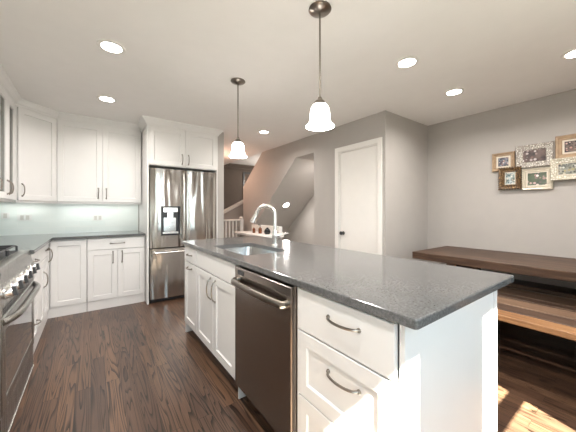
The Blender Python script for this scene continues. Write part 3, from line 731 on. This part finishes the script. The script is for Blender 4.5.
def picture(label, y_left, y_right, z0, z1, fw, fm, photo, mount=.0, depth=.03, base=.002, bumps=False, off_=0):
    a0, a1 = -y_left, -y_right
    r = thing('picture_frame', label, 'picture frame', (XR, (y_left + y_right) / 2, z0), group=None)
    rr = (a0, a1, z0, z1); b = BM()
    l = [ins(rr, 0, base), ins(rr, 0, base + depth * .6), ins(rr, .006, base + depth), ins(rr, fw * .45, base + depth * .85), ins(rr, fw * .6, base + depth * .6), ins(rr, fw * .85, base + depth * .65), ins(rr, fw, base + depth * .3)]
    loops(b, PF, l)
    if bumps:       # scalloped carved rim
        n_ = int((a1 - a0) / .022)
        for i in range(n_ + 1):
            aa = a0 + (a1 - a0) * i / n_
            for zz in (z0, z1): bmesh.ops.create_icosphere(b, subdivisions=1, radius=.011, matrix=Matrix.Translation(PF.p(aa, zz, base + depth * .7)))
        n_ = int((z1 - z0) / .022)
        for i in range(1, n_):
            zz = z0 + (z1 - z0) * i / n_
            for aa in (a0, a1): bmesh.ops.create_icosphere(b, subdivisions=1, radius=.011, matrix=Matrix.Translation(PF.p(aa, zz, base + depth * .7)))
    obj('frame', b, fm, r)
    q = base + depth * .3
    if mount:
        obj('mount', fbox(BM(), PF, a0 + fw, a1 - fw, z0 + fw, z1 - fw, q, q + .001), M['mat_w'], r)
    k = fw + mount
    obj('photograph', fbox(BM(), PF, a0 + k, a1 - k, z0 + k, z1 - k, q + .0012, q + .002), photo, r)
ph = [photo_mat('snapshot_%d' % i, *a) for i, a in enumerate([
    ((.25, .25, .28), (.06, .07, .09), people, 50, 1), ((.14, .10, .09), (.03, .02, .02), ((.03, .03, .03), (.22, .12, .11), (.8, .78, .76)), 30, 2), ((.18, .14, .12), (.05, .04, .04), ((.04, .04, .05), (.45, .22, .18), (.7, .6, .55)), 40, 3),
    ((.45, .5, .5), (.08, .12, .11), ((.05, .09, .12), (.35, .3, .25), (.8, .75, .65)), 48, 4), ((.05, .08, .035), (.02, .035, .015), ((.08, .06, .05), (.5, .3, .28), (.8, .7, .65)), 30, 5), ((.30, .30, .26), (.06, .07, .06), ((.05, .05, .05), (.35, .3, .15), (.6, .6, .55)), 38, 6)])]
picture('small tan wooden frame, leftmost and upper of the group on the right wall', 1.146, .934, 1.672, 1.886, .040, M['f_tan'], ph[0], .018, base=.003)
picture('white lace-patterned landscape frame in the upper middle of the group', .925, .618, 1.684, 1.934, .062, M['f_lace'], ph[1], .0, base=.004)
picture('large tan wooden frame at the upper right of the group, cut by the picture edge', .607, .255, 1.735, 1.975, .050, M['f_tan'], ph[2], .016, base=.004)
picture('small square dark gold carved frame, lower left of the group', 1.072, .876, 1.462, 1.702, .050, M['f_gold'], ph[3], .006, depth=.035, bumps=True, base=.018)
picture('champagne coloured landscape frame in the lower middle of the group', .874, .622, 1.440, 1.672, .038, M['f_cream'], ph[4], .012, base=.005)
picture('ornate cream frame at the lower right of the group, cut by the picture edge', .640, .315, 1.522, 1.745, .052, M['f_orn'], ph[5], .006, base=.030)

# ------------------------------------------------------------------ outlets on the splashback
for a, z, w_, lab in ((.075, 1.115, .115, 'white double outlet plate on the tile above the drawer cabinet'), (-.665, 1.13, .135, 'white double outlet plate on the tile below the corner cabinet'), (-.835, 1.155, .075, 'small white outlet plate on the tile at the left edge')):
    OFr = Fr((0, YB - .008, 0), (1, 0, 0), (0, -1, 0)); r = thing('outlet', lab, 'outlet', (a, YB - .008, z))
    obj('plate', fbox(BM(), OFr, a - w_ / 2, a + w_ / 2, z - .038, z + .038, .0, .006, .002), M['white_plastic'], r)
    k = 2 if w_ > .1 else 1
    for i in range(k):
        c_ = a + (i - (k - 1) / 2) * .05
        obj('socket', fbox(BM(), OFr, c_ - .016, c_ + .016, z - .027, z + .027, .005, .008, .001), M['cab_in'], r)

# ------------------------------------------------------------------ lamps
def lamp_light(name, parent, loc, kind, power, color, **kw):
    l_ = bpy.data.lights.new(name, kind); l_.energy = power; l_.color = color
    for k, v in kw.items(): setattr(l_, k, v)
    o = bpy.data.objects.new(name, l_); COL.objects.link(o)
    o.parent = parent; o.location = Vector(loc) - off(parent); return o
WARM = (1, .945, .90)
DL = [((.121, 2.361), 'recessed ceiling light, left and nearer of the pair over the left aisle'), ((.138, 3.493), 'recessed ceiling light above the back wall cabinets'),
      ((2.138, 3.544), 'small recessed ceiling light between the far pendant and the stair wall'), ((2.07, 1.192), 'recessed ceiling light right of the near pendant'),
      ((2.97, 1.207), 'recessed ceiling light near the corner where the closet and right wall meet'), ((2.985, .352), 'recessed ceiling light cut by the right edge of the picture'),
      ((.12, 1.15), None), ((2.07, .2), None), ((.12, -.2), None)]
for (x, y), lab in DL:
    r = thing('recessed_light', lab or 'recessed ceiling light behind the camera', 'ceiling light', (x, y, CZ), group=None if lab else 'recessed lights behind the camera')
    obj('trim_ring', lathe(BM(), [(.062, -.001), (.066, -.006), (.088, -.005), (.092, 0), (.062, 0), (.062, -.001)], (x, y, CZ), 32), M['trim'], r, True)
    obj('lens', lathe(BM(), [(0, -.004), (.064, -.004), (.064, -.0005), (0, -.0005)], (x, y, CZ), 32), M['light_disc'], r)
    o = lamp_light('downlight', r, (x, y, CZ - .012), 'AREA', DOWN_POWER, WARM, shape='DISK', size=.12, spread=R(155))
for (x, y), lab in (((1.10, 1.181), 'near pendant lamp with a white bell glass shade over the island'), ((1.10, 2.289), 'far pendant lamp with a white bell glass shade over the sink end of the island')):
    r = thing('pendant_lamp', lab, 'pendant lamp', (x, y, CZ), group='island pendants')
    obj('canopy', lathe(BM(), [(0, 0), (.066, 0), (.068, -.006), (.060, -.014), (.030, -.024), (.012, -.030), (0, -.030)], (x, y, CZ), 32), M['nickel'], r, True)
    obj('stem', tube(BM(), [(x, y, CZ - .02), (x, y, 1.87)], .0055, 10), M['nickel'], r, True)
    obj('socket_cap', lathe(BM(), [(0, 1.895), (.010, 1.895), (.014, 1.88), (.030, 1.868), (.038, 1.852), (.038, 1.842), (0, 1.842)], (x, y, 0), 24), M['nickel'], r, True)
    outer = [(.028, 1.852), (.040, 1.846), (.050, 1.833), (.056, 1.812), (.0585, 1.785), (.060, 1.76), (.064, 1.742), (.073, 1.730), (.083, 1.723)]
    prof = outer + [(.083, 1.717)] + [(a_ - .004, z_ - .003) for a_, z_ in outer[::-1]] + [(.030, 1.856)]
    obj('shade', lathe(BM(), prof, (x, y, 0), 40), M['shade'], r, True)
    obj('bulb', lathe(BM(), [(0, 1.75), (.018, 1.757), (.026, 1.778), (.022, 1.80), (.013, 1.825), (.013, 1.845), (0, 1.845)], (x, y, 0), 16), M['light_disc'], r, True)
    lamp_light('pendant_glow', r, (x, y, 1.70), 'POINT', PEND_POWER, WARM, shadow_soft_size=.05)
# recessed light in the sloping stair soffit
sn = Vector((0, -.85, -1)).normalized(); sc = Vector((3.314, 4.599, 1.332))
r = thing('recessed_light', 'recessed light in the sloping underside of the stairs', 'ceiling light', sc)
obj('trim_ring', lathe(BM(), [(.062, .001), (.066, .006), (.085, .005), (.088, 0), (.062, 0), (.062, .001)], sc, 32, sn), M['trim'], r, True)
obj('lens', lathe(BM(), [(0, .004), (.064, .004), (.064, .0005), (0, .0005)], sc, 32, sn), M['light_disc'], r)
o = lamp_light('downlight', r, sc + sn * .02, 'AREA', 3, WARM, shape='DISK', size=.11); o.rotation_euler = sn.to_track_quat('-Z', 'Y').to_euler()
r = thing('recessed_light', 'unseen light added in the niche ceiling to brighten the soffit', 'ceiling light', (3.42, 3.40, 2.13))  # added lamp, out of view, lights the sloping soffit from the niche top
obj('lens', lathe(BM(), [(0, -.004), (.064, -.004), (.064, -.0005), (0, -.0005)], (3.42, 3.40, 2.13), 32), M['light_disc'], r)
lamp_light('downlight', r, (3.42, 3.40, 2.118), 'AREA', 7, WARM, shape='DISK', size=.12)
# under-cabinet strips
for x0, x1, y in ((-.30, .54, 4.50), (-.88, -.45, 4.52)):
    r = thing('under_cabinet_light', 'slim light bar under the %s, above the tile' % ('two-door wall cabinet' if x1 > 0 else 'corner wall cabinet'), 'light bar', ((x0 + x1) / 2, y, 1.313))
    obj('housing', box(BM(), x0, x1, y - .012, y + .012, 1.313, 1.3245), M['trim'], r)
    lamp_light('strip_glow', r, ((x0 + x1) / 2, y, 1.311), 'AREA', .75 * (x1 - x0), (1, .97, .92), shape='RECTANGLE', size=x1 - x0, size_y=.02)
# foyer globe lamp, hidden behind the refrigerator from here
r = thing('globe_lamp', 'warm glass globe lamp hanging in the foyer behind the refrigerator wall', 'ceiling light', (2.0, 5.6, CZ))
obj('stem', tube(BM(), [(2.0, 5.6, CZ), (2.0, 5.6, 2.1)], .006, 8), M['nickel'], r)
obj('globe', lathe(BM(), [(0, 2.12), (.05, 2.11), (.085, 2.06), (.095, 2.02), (.085, 1.97), (.05, 1.93), (0, 1.92)], (2.0, 5.6, 0), 24), M['warm_globe'], r, True)
lamp_light('globe_glow', r, (2.13, 5.45, 2.0), 'POINT', 7.5, (1, .62, .46), shadow_soft_size=.09)

r = thing('globe_lamp', 'hidden globe light added in the upper hall to brighten its ceiling', 'ceiling light', (4.9, 6.9, 2.72))  # made-up lamp kept out of sight, brightens the upper level
obj('stem', tube(BM(), [(4.9, 6.9, 2.72), (4.9, 6.9, 2.25)], .006, 8), M['nickel'], r)
obj('globe', lathe(BM(), [(0, 2.27), (.05, 2.26), (.085, 2.21), (.095, 2.17), (.085, 2.12), (.05, 2.08), (0, 2.07)], (4.9, 6.9, 0), 24), M['warm_globe'], r, True)
lamp_light('globe_glow', r, (4.75, 6.75, 2.12), 'POINT', 30, (1, .93, .85), shadow_soft_size=.09)
# ------------------------------------------------------------------ stair side furniture beyond the island
r = thing('ledge_counter', 'white ledge with a raised back beyond the faucet, by the stairs', 'ledge', (2.55, 4.35, 0))
obj('body', box(BM(), 2.40, 2.72, 3.90, 4.92, 0, .755), M['wall'], r)
obj('ledge_top', box(BM(), 2.29, 2.70, 3.80, 4.96, .755, .795, .006), M['trim'], r)
obj('raised_back', box(BM(), 2.702, 2.78, 3.97, 4.98, 0, .925, .006), M['trim'], r)
r = thing('bottle', 'small amber pump bottle on the white ledge behind the faucet', 'bottle', (2.50, 4.28, .796))
obj('body', lathe(BM(), [(0, 0), (.030, 0), (.032, .01), (.032, .085), (.024, .10), (.012, .108), (.012, .118), (0, .118)], (2.50, 4.28, .796), 20), M['bottle_brown'], r, True)
obj('pump', tube(BM(), [(2.50, 4.28, .915), (2.50, 4.28, .95), (2.46, 4.28, .952)], .006, 8), M['bottle_black'], r, True)
o = obj('bottle', lathe(BM(), [(0, 0), (.026, 0), (.028, .01), (.028, .07), (.012, .09), (.012, .10), (0, .10)], (2.47, 4.46, .796), 20), M['bottle_brown'], smooth=True, loc=(2.47, 4.46, .796)); tag(o, 'squat amber bottle on the far part of the white ledge', 'bottle')
b = BM(); lathe(b, [(0, 0), (.04, 0), (.055, .02), (.058, .05), (.045, .08), (.025, .10), (.02, .115), (0, .118)], (2.53, 4.08, .796), 20)
o = obj('jug', b, M['bottle_black'], smooth=True, loc=(2.53, 4.08, .796)); tag(o, 'small round black jug on the white ledge', 'jug')
r = thing('stair_railing', 'short white railing with balusters and a newel post beyond the sink', 'railing', (2.5, 5.5, 0))
obj('handrail', box(BM(), 2.28, 2.69, 5.47, 5.53, .985, 1.02, .008), M['trim'], r)
for x in (2.36, 2.44, 2.52, 2.60): obj('baluster', box(BM(), x - .016, x + .016, 5.485, 5.515, 0, .985, .003), M['trim'], r)
b = BM(); box(b, 2.68, 2.76, 5.46, 5.54, 0, 1.02, .005); lathe(b, [(0, 0), (.03, 0), (.045, .02), (.04, .045), (.02, .06), (0, .065)], (2.72, 5.5, 1.02), 20); obj('newel', b, M['trim'], r)
